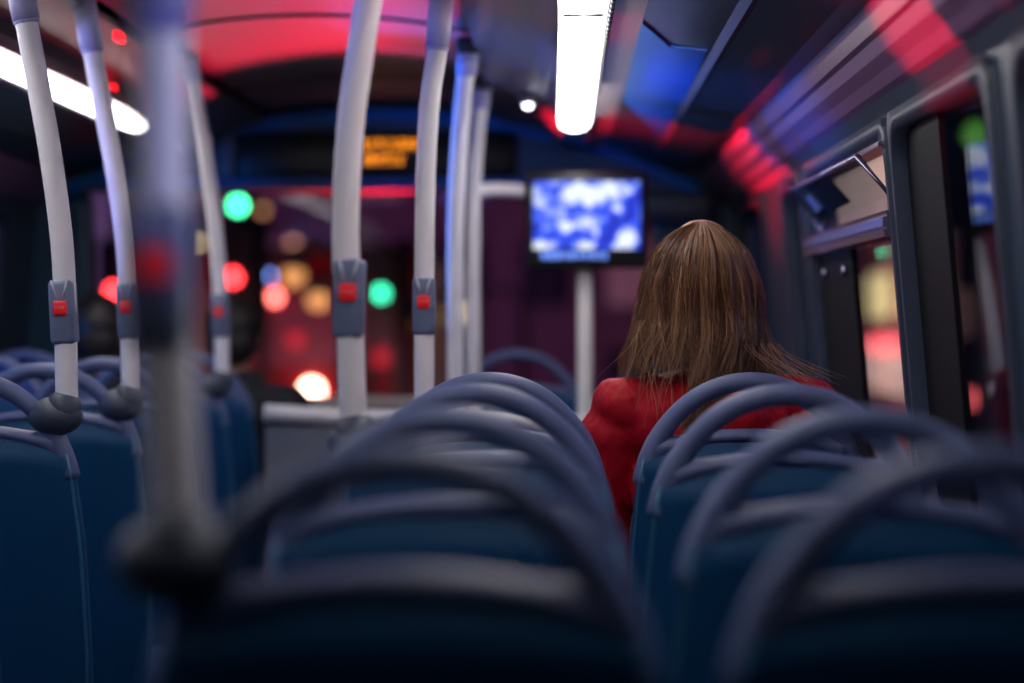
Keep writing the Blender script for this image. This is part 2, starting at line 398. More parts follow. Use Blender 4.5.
# header under the vault: arch trim, black recess, lower lip
hd = bpy.data.objects.new('trim_20', None); C.objects.link(hd); struct(hd, 'dark blue arched header panel over the windscreen', 'header')
bm = B(); prf = []
up = [(-1.02, 1.62), (-.86, 1.69), (-.72, 1.75), (-.58, 1.792), (-.4, 1.835), (-.2, 1.857), (0, 1.866), (.2, 1.857), (.4, 1.835), (.58, 1.792), (.72, 1.75), (.86, 1.69), (1.02, 1.62)]
a = [[], [], [], []]
for u, z in up:
    for k, (dy, zz) in enumerate(((YF - .12, z - .012), (YF - .12, 1.600), (YF, 1.600), (YF, z))): a[k].append(bm.verts.new((XC + u, dy, zz)))
for i in range(4):
    for k in range(len(up) - 1): bm.faces.new((a[i][k], a[i][k + 1], a[(i + 1) % 4][k + 1], a[(i + 1) % 4][k]))
bm.faces.new([a[i][0] for i in range(4)]); bm.faces.new([a[i][-1] for i in range(4)][::-1])
obj('header_board', bm, M['header'], hd, False)
bm = B(); tube(bm, catmull([(XC + u, YF - .125, z - .026) for u, z in up], 5), .022, 12, flat=1); obj('arch_trim', bm, M['headtrim'], hd)
bm = B(); box(bm, (-.612, YF - .124, 1.712), (.95, .02, .150), .012); obj('black_recess', bm, M['black'], hd)
bm = B(); box(bm, (-.612, YF - .13, 1.625), (1.8, .03, .02), .006); obj('lower_lip', bm, M['headtrim'], hd)
bm = B(); box(bm, (-1.06, YF - .14, 1.71), (.05, .02, .14), .006); obj('side_post', bm, M['greyp'], hd)
# amber display
disp = thing('route_display', 'amber dot matrix display in the black recess above the windscreen', 'display', (-.54, YF - .148, 1.725))
bm = B(); box(bm, (0, 0, 0), (.21, .02, .11), .004); obj('display_case', bm, M['black'], disp)
bm = B(); rr = random.Random(3)
for row, (z0, x0, x1) in enumerate(((.016, -.085, .088), (-.032, -.085, .03))):
    x = x0
    while x < x1:
        gl = [[rr.random() < .62 for _ in range(5)] for _ in range(3)]
        for i in range(3):
            for j in range(5):
                if gl[i][j]: box(bm, (x + i * .006, -.012, z0 + (j - 2) * .0062), (.005, .003, .005))
        x += .023
obj('led_text', bm, M['led_amber'], disp, False)
# ------------------------------------------------------------------ strip lamps
for side, sn in ((1, 'right'), (-1, 'left')):
    x = .038 if side > 0 else -1.120
    t = thing('ceiling_light', f'long bright white strip lamp along the {sn} side of the ceiling', 'ceiling light', (x, 0, 0), 0, 'strip lamps along the ceiling')
    y0, y1 = 1.15, 5.40
    bm = B(); rings = []
    for y, s, dz in ((y0, .6, 0), (y0 + .06, 1, 0), (y1 - .22, 1, 0), (y1 - .08, .95, .002), (y1 - .02, .72, .006), (y1, .35, .012)):
        rings.append([(.041 * s * math.cos(a) , y, 1.706 + dz + (-.020 * s * math.sin(a) if math.sin(a) > 0 else .0)) for a in [PI * k / 10 for k in range(11)]])
    loft(bm, rings); obj('diffuser', bm, M['light'], t)
    bm = B(); box(bm, (0, (y0 + y1) / 2, 1.730), (.088, y1 - y0 + .06, .03), .004); obj('housing', bm, M['ceil'], t)
    for y in (2.3, 3.25, 4.35):
        bm = B(); box(bm, (0, y, 1.686), (.066, .004, .004)); obj('joint', bm, M['black'], t)
    bm = B(); box(bm, (.049 * side, 3.75, 1.7185), (.0085, 1.76, .003))
    for k in range(34): box(bm, (.049 * side, 2.9 + k * .052, 1.714), (.008, .026, .008), .002)
    obj('vent_strip', bm, M['black'], t)
t = thing('round_ceiling_lamp', 'small round white lamp on the ceiling left of the screen', 'ceiling light', (-.085, 5.3, 1.757))
bm = B(); tube(bm, [(0, 0, .03), (0, 0, 0)], .024, 20); obj('rim', bm, M['ceil'], t)
bm = B(); ellip(bm, (0, 0, -.002), (.012, .012, .008)); obj('bulb', bm, M['spotlit'], t)
for (px, py, d, ln) in ((118, 36, 4.12, .06), (111, 88, 4.86, .04)):
    x, y, z = at(px, py, d)
    u = abs(x - XC)
    bm = B(); box(bm, (x, y, z), (.015, ln, .02), .003); o = obj('indicator_light', bm, M['redled'])
    tag(o, ('longer' if ln > .04 else 'shorter') + ' red indicator light on the left ceiling panel, ' + ('nearer' if ln > .04 else 'farther') + ' one', 'indicator')
# ------------------------------------------------------------------ seats
HW = [(.40, .19), (.58, .205), (.80, .201), (.90, .191)]
def hw(z):
    if z < .90: return interp(HW, z)
    return .191 * math.sqrt(max(0, 1 - ((z - .90) / .206) ** 2))
def ly(z): return (1.0 - z) * .16
def make_seat():
    t = thing('passenger_chair', '', 'seat')
    bm = B(); rings = []
    for z in [.38, .385, .40, .44, .50, .56, .62, .68, .74, .80, .86, .90, .93, .95, .962, .968]:
        h = hw(z); h = h * (.85 if z == .38 else .95 if z == .385 else 1); e = 2.9
        th = .040 - (.018 if z >= .962 else 0) - (.014 if z == .38 else 0)
        rg = sring(0, ly(z), z, h, th, e, 48); q = max(0, (z - .88) / .088)
        rings.append([(x, y, z_ + .022 * q * (1 - (x / h) ** 2)) for x, y, z_ in rg])
    loft(bm, rings); shell = obj('back_shell', bm, M['shell'], t)
    for s in (-1, 1):
        bm = B(); tube(bm, [(s * (hw(z) - .006), ly(z) - .017, z) for z in [.42 + .045 * k for k in range(13)]], .0035, 6)
        obj('edge_piping_highlight', bm, M['piping_highlight'], shell)  # lighter edge line stands in for the lit rim of the shell
    # front upholstery
    bm = B(); loft(bm, [sring(0, ly(z) + .035, z, (hw(z) - .012) * s, .028 * q, 4, 40) for z, s, q in ((.42, .9, .5), (.44, 1, 1), (.6, 1, 1), (.75, 1, 1.1), (.88, 1, 1), (.94, .97, .9), (.955, .9, .5))])
    obj('backrest', bm, M['moquette'], t)
    # loop handle following the outline of the back
    bm = B(); n = 61; pts = []
    a0 = .10
    for i in range(n):
        a_ = PI - a0 - (PI - 2 * a0) * i / (n - 1); z = .90 + .1895 * math.sin(a_); pts.append(((.191 - .0165) * math.cos(a_), ly(z), z))
    rad = [.0158 + .007 * max(0, 1 - min(i, n - 1 - i) / 13) for i in range(n)]
    tube(bm, pts, rad, 18)
    rings = []; N = 26
    for i in range(N + 1):
        u = -1 + 2 * i / N; x = u * .158; zc = .975 + .024 * (1 - u * u)
        hh = .012 + .012 * max(0, (abs(u) - .6) / .4) ** 2
        rings.append([(x, ly(zc) + .021 * math.cos(a), zc + hh * math.sin(a)) for a in [2 * PI * k / 14 for k in range(14)]])
    loft(bm, rings); obj('grab_handle', bm, M['handle'], t)
    # cushion, frame, leg
    bm = B(); loft(bm, [sring(0, .295, z, .205 * s, .205 * s, 5, 40) for z, s in ((.365, .9), (.375, 1), (.43, 1.0), (.455, .96), (.462, .85))]); obj('cushion', bm, M['moquette'], t)
    bm = B(); box(bm, (0, .28, .35), (.38, .38, .035), .012); 
    box(bm, (0, .105, .37), (.30, .03, .06), .01)
    fr = obj('seat_frame', bm, M['steel'], t)
    for yy in (.17, .38):
        bm = B(); tube(bm, [(0, yy, .34), (0, yy, .02)], .022, 14); box(bm, (0, yy, .012), (.12, .09, .024), .006); obj('leg', bm, M['steel'], t)
    return t
seat0 = make_seat(); used = False
def put_seat(x, y, label, group):
    global used
    if not used:
        used = True; seat0.location = (x, y, 0); seat0['label'] = label; seat0['group'] = group; return seat0
    return dup(seat0, (x, y, 0), 0, label, group)
ordn = ['nearest', 'second nearest', 'third from the camera', 'fourth from the camera']
GR = 'blue bus seats with loop handles'
for i, d in enumerate((1.50, 2.10, 2.80, 3.34)):
    nm = ['directly behind the person in red, in focus', 'second behind the person in red', 'third behind the person in red', 'at bottom right corner, most blurred'][3 - i]
    put_seat(.317, d, 'blue window-side seat with grey loop handle, ' + nm, GR)
    nm2 = ['its loop highest, beside the person in red', 'just behind the highest loop', 'soft loop, two behind the highest', 'large dark blur at bottom centre'][3 - i]
    put_seat(-.118, d, 'blue seat right of the aisle, ' + nm2, GR)
put_seat(-.118, 5.62, 'small distant bus seat seen between the white poles and the screen post', GR)
put_seat(.317, 5.62, 'distant front bus seat hidden behind the person in red', GR)
for i, d in enumerate((2.87, 3.44, 3.97, 4.50, 5.03, 5.45)):
    nm = ['cut by the bottom left corner', 'carrying the leftmost white pole', 'carrying the second white pole from the left', 'loop seen behind the second white pole', 'carrying the third white pole', 'under the person in dark coat'][i]
    put_seat(-1.03, d, 'dark blue bus seat left of the aisle, ' + nm, GR)
for i, d in enumerate((4.50, 5.03, 5.45)):
    nm = ['at the left picture edge, nearer', 'at the left picture edge, farther', 'under the far left passenger'][i]
    put_seat(-1.465, d, 'dark blue window-side seat ' + nm, GR)
# ------------------------------------------------------------------ poles
def txt(body, size, depth, m, parent, loc, rot):
    c = bpy.data.curves.new('lettering', 'FONT'); c.body = body; c.size = size; c.extrude = depth; c.align_x = 'CENTER'; c.align_y = 'CENTER'
    o = bpy.data.objects.new('tmp', c); C.objects.link(o)
    me = bpy.data.meshes.new_from_object(o.evaluated_get(bpy.context.evaluated_depsgraph_get()))
    bpy.data.objects.remove(o)
    q = bpy.data.objects.new('lettering', me); C.objects.link(q); me.materials.clear(); me.materials.append(m); q.parent = parent
    q.location = loc; q.rotation_euler = rot; return q
def pole(d, pix, label, base=True, button=None, sleeve=True, sl=.05, r=.0195, knuckle=None, ext=None, group='white grab poles'):
    pts = [Vector(at(px, py, d)) for px, py in pix]            # from the base upwards
    o0 = pts[0].copy()
    if ext is not None: pts.insert(0, Vector((pts[0].x, pts[0].y, ext)))
    t = thing('grab_pole', label, 'pole', (o0.x, o0.y, 0), 0, group)
    off = Vector((o0.x, o0.y, 0)); P = [p - off for p in pts]
    bm = B(); tube(bm, P, r, 20, smooth=8); obj('tube', bm, M['pole'], t)
    if sleeve:
        a, b = P[-1], P[-2]; dr = (b - a).normalized()
        bm = B(); tube(bm, [a - dr * .03, a + dr * sl, ], r * 1.22, 20); tube(bm, [a + dr * sl, a + dr * (sl + .006)], r * 1.12, 20)
        obj('sleeve', bm, M['sleeve'], t)
        bm = B(); box(bm, a - dr * .045 , (.06, .09, .035), .01); obj('ceiling_bracket', bm, M['dark'], t)
    if button:
        c = Vector(at(button[0], button[1], d)) - off; dr = Vector((button[2] if len(button) > 2 else 0, 0, 1)).normalized()
        rot = Vector((0, 0, 1)).rotation_difference(dr).to_matrix()
        bm = B(); box(bm, c + dr * -.006, (.043, .046, .110), .008, rot, 3); bx_ = obj('button_box', bm, M['clamp'], t)
        bm = B()
        for s in (-1, 1): tube(bm, [c + rot @ Vector((s * .014, -.0235, .050)), c + rot @ Vector((s * .005, -.0235, .018))], .002, 6)
        obj('light_line', bm, M['clampline'], bx_)
        bm = B(); box(bm, c + rot @ Vector((0, -.026, .002)), (.024, .008, .024), .004, rot, 3); bt = obj('stop_button', bm, M['red'], bx_)
        txt('STOP', .0075, .0004, M['redtext'], bt, c + rot @ Vector((0, -.0305, .002)), (R(90), 0, 0))
    if knuckle:
        kx, kz, rx_ = knuckle
        bm = B(); ellip(bm, (kx, 0, kz), (rx_, .038, .034)); ellip(bm, (kx * .3, 0, kz + .012), (.032, .034, .034)); obj('seat_clamp', bm, M['knuckle'], t)
    return t
pole(1.50, [(176, 545), (172, 450), (164, 300), (160, 150), (161, 0), (166, -40)], 'thick out of focus white pole in the left foreground, broadest blur', button=(160, 268), knuckle=(.0, 1.015, .05))
pole(2.80, [(353, 440), (350, 340), (345, 230), (350, 130), (359, 60), (368, 0), (382, -90)], 'broad white pole left of centre with a red stop button', button=(349, 294, .02), knuckle=(.008, 1.02, .045))
pole(3.86, [(424, 400), (424, 320), (425, 200), (429, 110), (437, 50), (441, 4)], 'slimmer white pole in the middle with red button and lavender sleeve', button=(424, 303), ext=0.02, sl=.085)
pole(4.62, [(455, 395), (455, 250), (457, 180), (462, 110), (467, 66)], 'white pole behind the middle pole at the stairwell corner', button=None, ext=0.02, sl=.02)
pole(5.35, [(473, 395), (473, 210), (476, 150), (481, 100)], 'farthest white pole joined to the short horizontal bar', ext=0.02, sl=.02)
pole(3.44, [(64, 408), (63, 340), (60, 250), (49, 160), (37, 90), (24, 20), (18, -15)], 'leftmost white pole rising from its seat corner', button=(61, 309, -.05), knuckle=(-.02, 1.025, .048), sl=.06)
pole(3.97, [(129, 400), (128, 340), (124, 250), (113, 170), (101, 105), (90, 45), (84, 12)], 'second white pole from the left with its red button', button=(127, 308, -.04), knuckle=(-.02, 1.02, .045), sl=.075)
pole(5.03, [(221, 385), (220, 320), (215, 240), (205, 160), (194, 95), (189, 72)], 'third white pole from the left, in front of the person in dark coat', button=(219, 313, -.04), knuckle=(-.02, 1.02, .045), sl=.02)
# short horizontal bar and stairwell rails
bm = B(); tube(bm, [at(472, 191, 5.35), at(500, 190, 5.45), at(535, 192, 5.55)], .019, 14, smooth=5)
tag(obj('horizontal_bar', bm, M['pole']), 'short white horizontal bar between the far pole and the screen', 'rail')
gr = thing('stair_guard', 'grey stairwell guard with a white rail on top, behind the middle poles', 'guard', (-.35, 5.2, 0))
bm = B(); tube(bm, [(-.42, 0, .945), (0, 0, .925), (.62, 0, .915)], .022, 14, smooth=5); obj('rail', bm, M['white'], gr)
bm = B(); box(bm, (.10, .01, .46), (1.04, .02, .90), .006); obj('panel', bm, M['greyp'], gr)
gr = thing('front_rail', 'cream safety rail across the foot of the windscreen', 'rail', (-.57, 6.32, 0))
bm = B(); tube(bm, [(-.85, 0, .925), (.95, 0, .915)], .022, 14); obj('rail', bm, M['cream'], gr)
for s in (-.8, .9):
    bm = B(); tube(bm, [(s, 0, .92), (s, 0, 0.01)], .018, 12); obj('upright', bm, M['cream'], gr)
bm = B(); box(bm, (0, .05, .80), (2.1, .20, .05), .015); sl = struct(obj('trim_21', bm, M['greyp']), 'grey ledge under the windscreen', 'ledge'); sl.location = (XC, 6.36, .02)
# monitor on its post
tv = thing('monitor', 'small flat screen showing a blue and white picture on a white post', 'screen', (.073, 5.5, 0))
Z0 = CZ + (315 - 220) * 5.5 / F
bm = B(); box(bm, (0, 0, Z0), (.334, .035, .268), .012, seg=3); obj('housing', bm, M['black'], tv)
bm = B(); box(bm, (0, 0, Z0 + .012), (.292, .004, .186)); o = obj('display', bm, M['screen'], tv, False); o.location = (0, -.0185, 0)
bm = B(); rr = random.Random(5); x = -.125
while x < .05:
    w_ = rr.uniform(.008, .02); box(bm, (x + w_ / 2, -.0185, Z0 - .098), (w_, .004, rr.uniform(.012, .02))); x += w_ + .004
obj('caption_strip', bm, M['e_caption'], tv, False)
bm = B(); tube(bm, [(-.004, .045, .02), (-.004, .045, Z0 + .05)], .021, 14); box(bm, (-.004, .03, Z0), (.1, .03, .08), .005); obj('post', bm, M['white'], tv)
bm = B(); box(bm, (.0, .045, .012), (.12, .12, .024), .008); obj('foot', bm, M['steel'], tv)
# pale panel behind the head
bm = B(); box(bm, (.33, 6.34, 1.545), (.30, .05, .075), .02); box(bm, (.33, 6.39, 1.545), (.32, .06, .10), .02)
tag(obj('blind_box', bm, M['greyp']), 'grey roller blind box at the right end of the windscreen', 'blind')
# ------------------------------------------------------------------ people
def capsule(bm, a, b, ra, rb, n=16, sy=1.0):
    a, b = Vector(a), Vector(b); d = b - a
    q = Vector((0, 0, 1)).rotation_difference(d.normalized()).to_matrix() if d.length > 1e-6 else Matrix.Identity(3)
    L = d.length; rings = []
    for k in range(1, 6): t_ = -PI / 2 + PI / 2 * k / 6; rings.append((ra * math.sin(t_), ra * math.cos(t_)))
    rings.append((0, ra)); rings.append((L, rb))
    for k in range(1, 6): t_ = PI / 2 * k / 6; rings.append((L + rb * math.sin(t_), rb * math.cos(t_)))
    rs = []
    for h, r in rings:
        rs.append([bm.verts.new(a + q @ Vector((r * math.cos(2 * PI * k / n), r * math.sin(2 * PI * k / n), h))) for k in range(n)])
    for i in range(len(rs) - 1):
        for k in range(n): bm.faces.new((rs[i][k], rs[i][(k + 1) % n], rs[i + 1][(k + 1) % n], rs[i + 1][k]))
    bm.faces.new(rs[0][::-1]); bm.faces.new(rs[-1])
def remesh(o, vox, sm=6):
    m = o.modifiers.new('remesh', 'REMESH'); m.mode = 'VOXEL'; m.voxel_size = vox; m.use_smooth_shade = True
    s = o.modifiers.new('smooth', 'SMOOTH'); s.iterations = sm; s.factor = .5
    return o
def person_body(bm, head, sh_z, hip, k=1.0, hands=True):
    """seated figure facing +Y, local origin under the hips at floor level; head = centre of the head"""
    hx, hy, hz = head
    # head: skull, jaw, nose, ears
    ellip(bm, (hx, hy - .008, hz + .02), (.074 * k, .092 * k, .092 * k), 24, 16)
    ellip(bm, (hx, hy + .028, hz - .038), (.052 * k, .058 * k, .068 * k), 24, 16)
    capsule(bm, (hx, hy + .085 * k, hz + .010), (hx, hy + .103 * k, hz - .018), .009, .013)
    for s in (-1, 1): ellip(bm, (hx + s * .074 * k, hy + .002, hz - .005), (.010, .020, .032), 12, 8)
    capsule(bm, (0, -.015, sh_z - .02), (hx, hy - .015, hz - .05), .056 * k, .050 * k)
    # torso
    for z0, rx, ry, y0 in ((hip, .165, .115, 0), (hip + .1, .150, .105, -.01), (hip + .22, .130, .095, -.025), (hip + .34, .145, .105, -.035), (sh_z - .085, .150, .10, -.03)):
        ellip(bm, (0, y0, z0), (rx * k, ry * k, .11), 24, 14)
    for s in (-1, 1):
        sh = Vector((s * .165 * k, -.03, sh_z - .055)); el = Vector((s * .215 * k, .03, sh_z - .33)); wr_ = Vector((s * .09, .26, hip + .12))
        capsule(bm, (s * .04, -.025, sh_z - .03), sh, .05 * k, .052 * k)
        capsule(bm, sh, el, .050 * k, .040 * k); capsule(bm, el, wr_, .038 * k, .025 * k)
        # palm, four unequal fingers, thumb from the side of the palm
        if hands:
            pal = wr_ + Vector((-s * .015, .05, -.012)); ellip(bm, (wr_ + pal) / 2 + Vector((0, .012, 0)), (.037, .050, .014), 16, 10)
            for i, ln in enumerate((.068, .078, .072, .056)):
                b0 = pal + Vector(((i - 1.5) * .019, .015, 0)); b1 = b0 + Vector((0, ln * .5, .004)); b2 = b1 + Vector((0, ln * .38, -.018))
                capsule(bm, b0, b1, .0085, .008, 10); capsule(bm, b1, b2, .008, .0068, 10)
            t0 = wr_ + Vector((-s * .030, .022, -.004)); t1 = t0 + Vector((-s * .022, .030, -.002)); capsule(bm, t0, t1, .011, .0095, 10); capsule(bm, t1, t1 + Vector((-s * .004, .028, -.004)), .0092, .008, 10)
        kn = Vector((s * .10, .44, hip + .02)); an = Vector((s * .10, .45, .10))
        capsule(bm, (s * .085, .02, hip), kn, .082 * k, .056 * k); capsule(bm, kn, an, .054 * k, .037 * k)
        capsule(bm, an + Vector((0, -.02, -.055)), an + Vector((0, .15, -.065)), .040, .030)
def faceparts(root, head, k=1.0):
    hx, hy, hz = head
    for s in (-1, 1):
        bm = B(); ellip(bm, (hx + s * .030 * k, hy + .074 * k, hz + .008), (.0135, .010, .010), 14, 10); e_ = obj('eye', bm, M['eye'], root)
        bm = B(); ellip(bm, (hx + s * .030 * k, hy + .0832 * k, hz + .008), (.0055, .003, .0055), 10, 8); obj('iris', bm, M['iris'], e_)
    bm = B(); ellip(bm, (hx, hy + .084 * k, hz - .046), (.022, .006, .007), 14, 8); obj('mouth', bm, M['lip'], root)
# --- woman in red
WX, WY, HIP = .275, 3.60, .55
SH = 1.088
wm = thing('person', 'person with long light brown hair in a dark red blouse, back turned, by the window', 'person', (WX, WY, 0))
head = (-.022, .0, 1.262)
bm = B(); person_body(bm, head, SH, HIP, .97); remesh(obj('body', bm, M['skin'], wm), .0065, 5)
faceparts(wm, head, .97)
def garment(bm, sh_z, hip, k, g, puff=False, low=.0):
    for z0, rx, ry, y0 in ((hip, .165, .115, 0), (hip + .1, .150, .105, -.01), (hip + .22, .132, .097, -.025), (hip + .34, .150, .108, -.035), (sh_z - .088, .158, .104, -.03)):
        ellip(bm, (0, y0, z0), (rx * k + g, ry * k + g, .11), 28, 16)
    for s in (-1, 1):
        sh = Vector((s * .165 * k, -.03, sh_z - .055)); el = Vector((s * .215 * k, .03, sh_z - .33)); wr_ = Vector((s * .09, .26, hip + .12))
        capsule(bm, (s * .055, -.028, sh_z - .042), sh, .050 * k + g * .6, .052 * k + g)
        if puff:
            up_ = sh.lerp(el, .22) + Vector((s * .010, 0, .012)); mid = sh.lerp(el, .62) + Vector((s * .008, 0, 0))
            ellip(bm, sh + Vector((s * .014, 0, .006)), (.047, .056, .050), 20, 14)
            capsule(bm, up_, mid, .064, .058); capsule(bm, mid, el, .058, .052); capsule(bm, el, wr_.lerp(el, .12), .052, .036)
            for q in range(7):       # gathers at the shoulder seam
                an_ = -1.2 + 2.4 * q / 6; p0 = sh + Vector((-s * .010, .046 * math.sin(an_), .050 * math.cos(an_)))
                capsule(bm, p0, p0 + Vector((s * .040, 0, -.008)), .003, .0055, 8)
        else: capsule(bm, sh, el, .052 * k + g, .044 * k + g); capsule(bm, el, wr_.lerp(el, .08), .044 * k + g, .032 * k + g)
def wrinkle(o, amt, sc, name):
    tx = bpy.data.textures.new(name, 'CLOUDS'); tx.noise_scale = sc; tx.noise_depth = 2
    d_ = o.modifiers.new('folds', 'DISPLACE'); d_.texture = tx; d_.strength = amt; d_.mid_level = .5; d_.texture_coords = 'LOCAL'
bm = B(); garment(bm, SH, HIP, .97, .008, True); bl = remesh(obj('blouse', bm, M['blouse'], wm, label='dark red blouse with gathered sleeves'), .006, 3); wrinkle(bl, .012, .05, 'satin_folds')
bm = B()
for s in (-1, 1):
    capsule(bm, (s * .085, .02, HIP - .01), (s * .10, .44, HIP + .02), .094, .068); capsule(bm, (s * .10, .44, HIP + .02), (s * .10, .45, .14), .066, .050)
remesh(obj('trousers', bm, M['jeans'], wm), .01, 3)
bm = B()
for s in (-1, 1): capsule(bm, (s * .10, .43, .048), (s * .10, .60, .040), .046, .036)
remesh(obj('shoes', bm, M['black'], wm), .008, 3)
# --- long hair: under-layer and thousands of fine strands
HX, HY, HZ = head
def env(z):     # outer half widths of the hair (left, right) at height z above the floor
    L = interp([(.93, .05), (1.0, .08), (1.06, .13), (1.10, .134), (1.14, .129), (1.20, .116), (1.26, .106), (1.31, .088), (1.335, .068), (1.352, .046), (1.364, .024), (1.370, .0)], z)
    Rr = interp([(.93, .05), (1.0, .10), (1.06, .15), (1.10, .132), (1.14, .122), (1.20, .110), (1.26, .102), (1.31, .085), (1.335, .064), (1.352, .042), (1.364, .022), (1.370, .0)], z)
    return L, Rr
bm = B(); rings = []
for z in [1.135, 1.14, 1.147, 1.16, 1.2, 1.24, 1.27, 1.30, 1.325, 1.342, 1.352, 1.358]:
    L, Rr = env(z + .006); dep = interp([(1.08, .07), (1.13, .085), (1.2, .100), (1.26, .112), (1.31, .102), (1.345, .07), (1.358, .04)], z)
    rg = []
    for k in range(36):
        a_ = 2 * PI * k / 36; c, s_ = math.cos(a_), math.sin(a_); wdt = ((L if c < 0 else Rr) - .010) * (.80 if z < 1.138 else .92 if z < 1.15 else 1)
        yy = HY + s_ * dep * .92 if s_ < 0 else HY + s_ * (.050 if z < 1.30 else .078)
        rg.append((HX + c * wdt, yy - .012, z))
    rings.append(rg)
loft(bm, rings); hair = obj('hair', bm, M['hairbase'], wm)
ver, fac, ton = [], [], []
rg_ = random.Random(11)
def strand(P, tone, r0):
    n = len(P); base = len(ver)
    for i, p in enumerate(P):
        t = (P[min(i + 1, n - 1)] - P[max(i - 1, 0)]); t.normalize()
        x = t.cross(Vector((.3, 1, .2))); x.normalize(); y = t.cross(x); r = r0 * (1 - .65 * max(0, (i / (n - 1) - .6) / .4))
        for k in range(3):
            a_ = 2 * PI * k / 3; ver.append(p + (x * math.cos(a_) + y * math.sin(a_)) * r); ton.append(tone)
    for i in range(n - 1):
        for k in range(3):
            a0, a1 = base + i * 3 + k, base + i * 3 + (k + 1) % 3; fac.append((a0, a1, a1 + 3, a0 + 3))
NC = 130
clumps = []
for c in range(NC):
    clumps.append((rg_.random(), rg_.uniform(-.5, .5), rg_.uniform(-1, 1), rg_.uniform(-1, 1), rg_.uniform(.1, .9)))
def hair_path(u, lay, z_end, xe, jit, cl):
    """u in -1..1 across the back of the head (left to right); lay 0 inner .. 1 outer"""
    P = []; part = Vector((HX + .018, HY - .01, 1.368))
    th = u * PI * .60
    n = 18; zs0 = 1.366
    fx = jit[0]; 
    for i in range(n + 1):
        t = i / n; z = zs0 - (zs0 - z_end) * (t ** 1.25)
        L, Rr = env(max(z, .93)); wdt = (L if math.sin(th) < 0 else Rr) - (1 - lay) * .014
        dep = interp([(.93, .148), (1.0, .142), (1.06, .132), (1.13, .116), (1.2, .104), (1.26, .110), (1.31, .100), (1.345, .066), (1.362, .034), (1.372, 0)], z) - (1 - lay) * .012 + .007 * cl[2] * min(1, t * 3)
        bx_ = HX + math.sin(th) * wdt; c = math.cos(th)
        by = HY - .012 - dep * c * .95 if c > 0 else HY - .012 - c * .08
        # below the nape strands converge towards their own end
        k2 = max(0, min(1, (1.17 - z) / max(.05, 1.17 - z_end))) ** 1.3
        x = bx_ + (xe - bx_) * k2
        wob = .004 * math.sin(z * (24 + 14 * cl[3]) + cl[2] * 6) * min(1, t * 2) + .0015 * math.sin(z * 90 + jit[1] * 9) * t
        P.append(Vector((x + wob + fx * t, by + jit[1] * .004, z)))
    return P
for s in range(5200):
    cl = clumps[rg_.randrange(NC)]
    u = max(-1, min(1, cl[0] * 2 - 1 + rg_.gauss(0, .022)))
    lay = rg_.random() ** .7
    # ends: left side falls in front of the shoulder, the middle hangs down the back, the right spreads over the shoulder
    s1 = max(0, min(1, (u + .06) / .12)); s2 = max(0, min(1, (u - .38) / .30))
    thu = u * PI * .60
    xl = HX + math.sin(thu) * .134 - .004
    xr = HX - .045 + .11 * u + .020 * cl[1]
    xe = xl + (xr - xl) * s1 + (HX + .135 - xr) * s2 + rg_.gauss(0, .005)
    z_end = 1.108 - .125 * s1 + .105 * s2 + .030 * cl[4] * (.3 + s1) + rg_.gauss(0, .012)
    tone = min(1, max(0, .04 + .80 * cl[4] * (.65 + .35 * rg_.random()) + .30 * (rg_.random() ** 4)))
    strand(hair_path(u, lay, z_end, xe, (rg_.gauss(0, .003), rg_.gauss(0, 1)), cl), tone, rg_.uniform(.00055, .00085))
# stray wisps across the blouse and past the right shoulder
for s in range(60):
    a_ = rg_.random()
    p0 = Vector((HX + rg_.uniform(.06, .13), HY - .09, 1.15)); L = rg_.uniform(.05, .13)
    if s < 26: P = [p0 + Vector((L * t * .95 , -.04 * t + .02 * math.sin(a_ * 9 + 3 * t), -.055 * t ** .7 + rg_.uniform(-.0006, .0006) - .02 * a_ * t)) for t in [k / 10 for k in range(11)]]
    else:
        p0 = Vector((HX - rg_.uniform(.03, .12), -.098, 1.19))
        P = [p0 + Vector((rg_.choice((-.0, .0)) + (a_ - .62) * .12 * t + .012 * math.sin(5 * t + a_ * 20) * t, -.055 * min(1, t * 1.3), -(.10 + .14 * a_) * t)) for t in [k / 10 for k in range(11)]]
    strand(P, rg_.uniform(.5, .9), .00042)
me = bpy.data.meshes.new('hair_strands'); me.from_pydata(ver, [], fac); me.update()
at_ = me.attributes.new('tone', 'FLOAT', 'POINT'); at_.data.foreach_set('value', ton)
me.materials.append(M['strand'])
for p in me.polygons: p.use_smooth = True
ho = bpy.data.objects.new('strands', me); C.objects.link(ho); ho.parent = hair; ho['label'] = 'long straight light brown strands with golden highlights'
ho['kind'] = 'stuff'
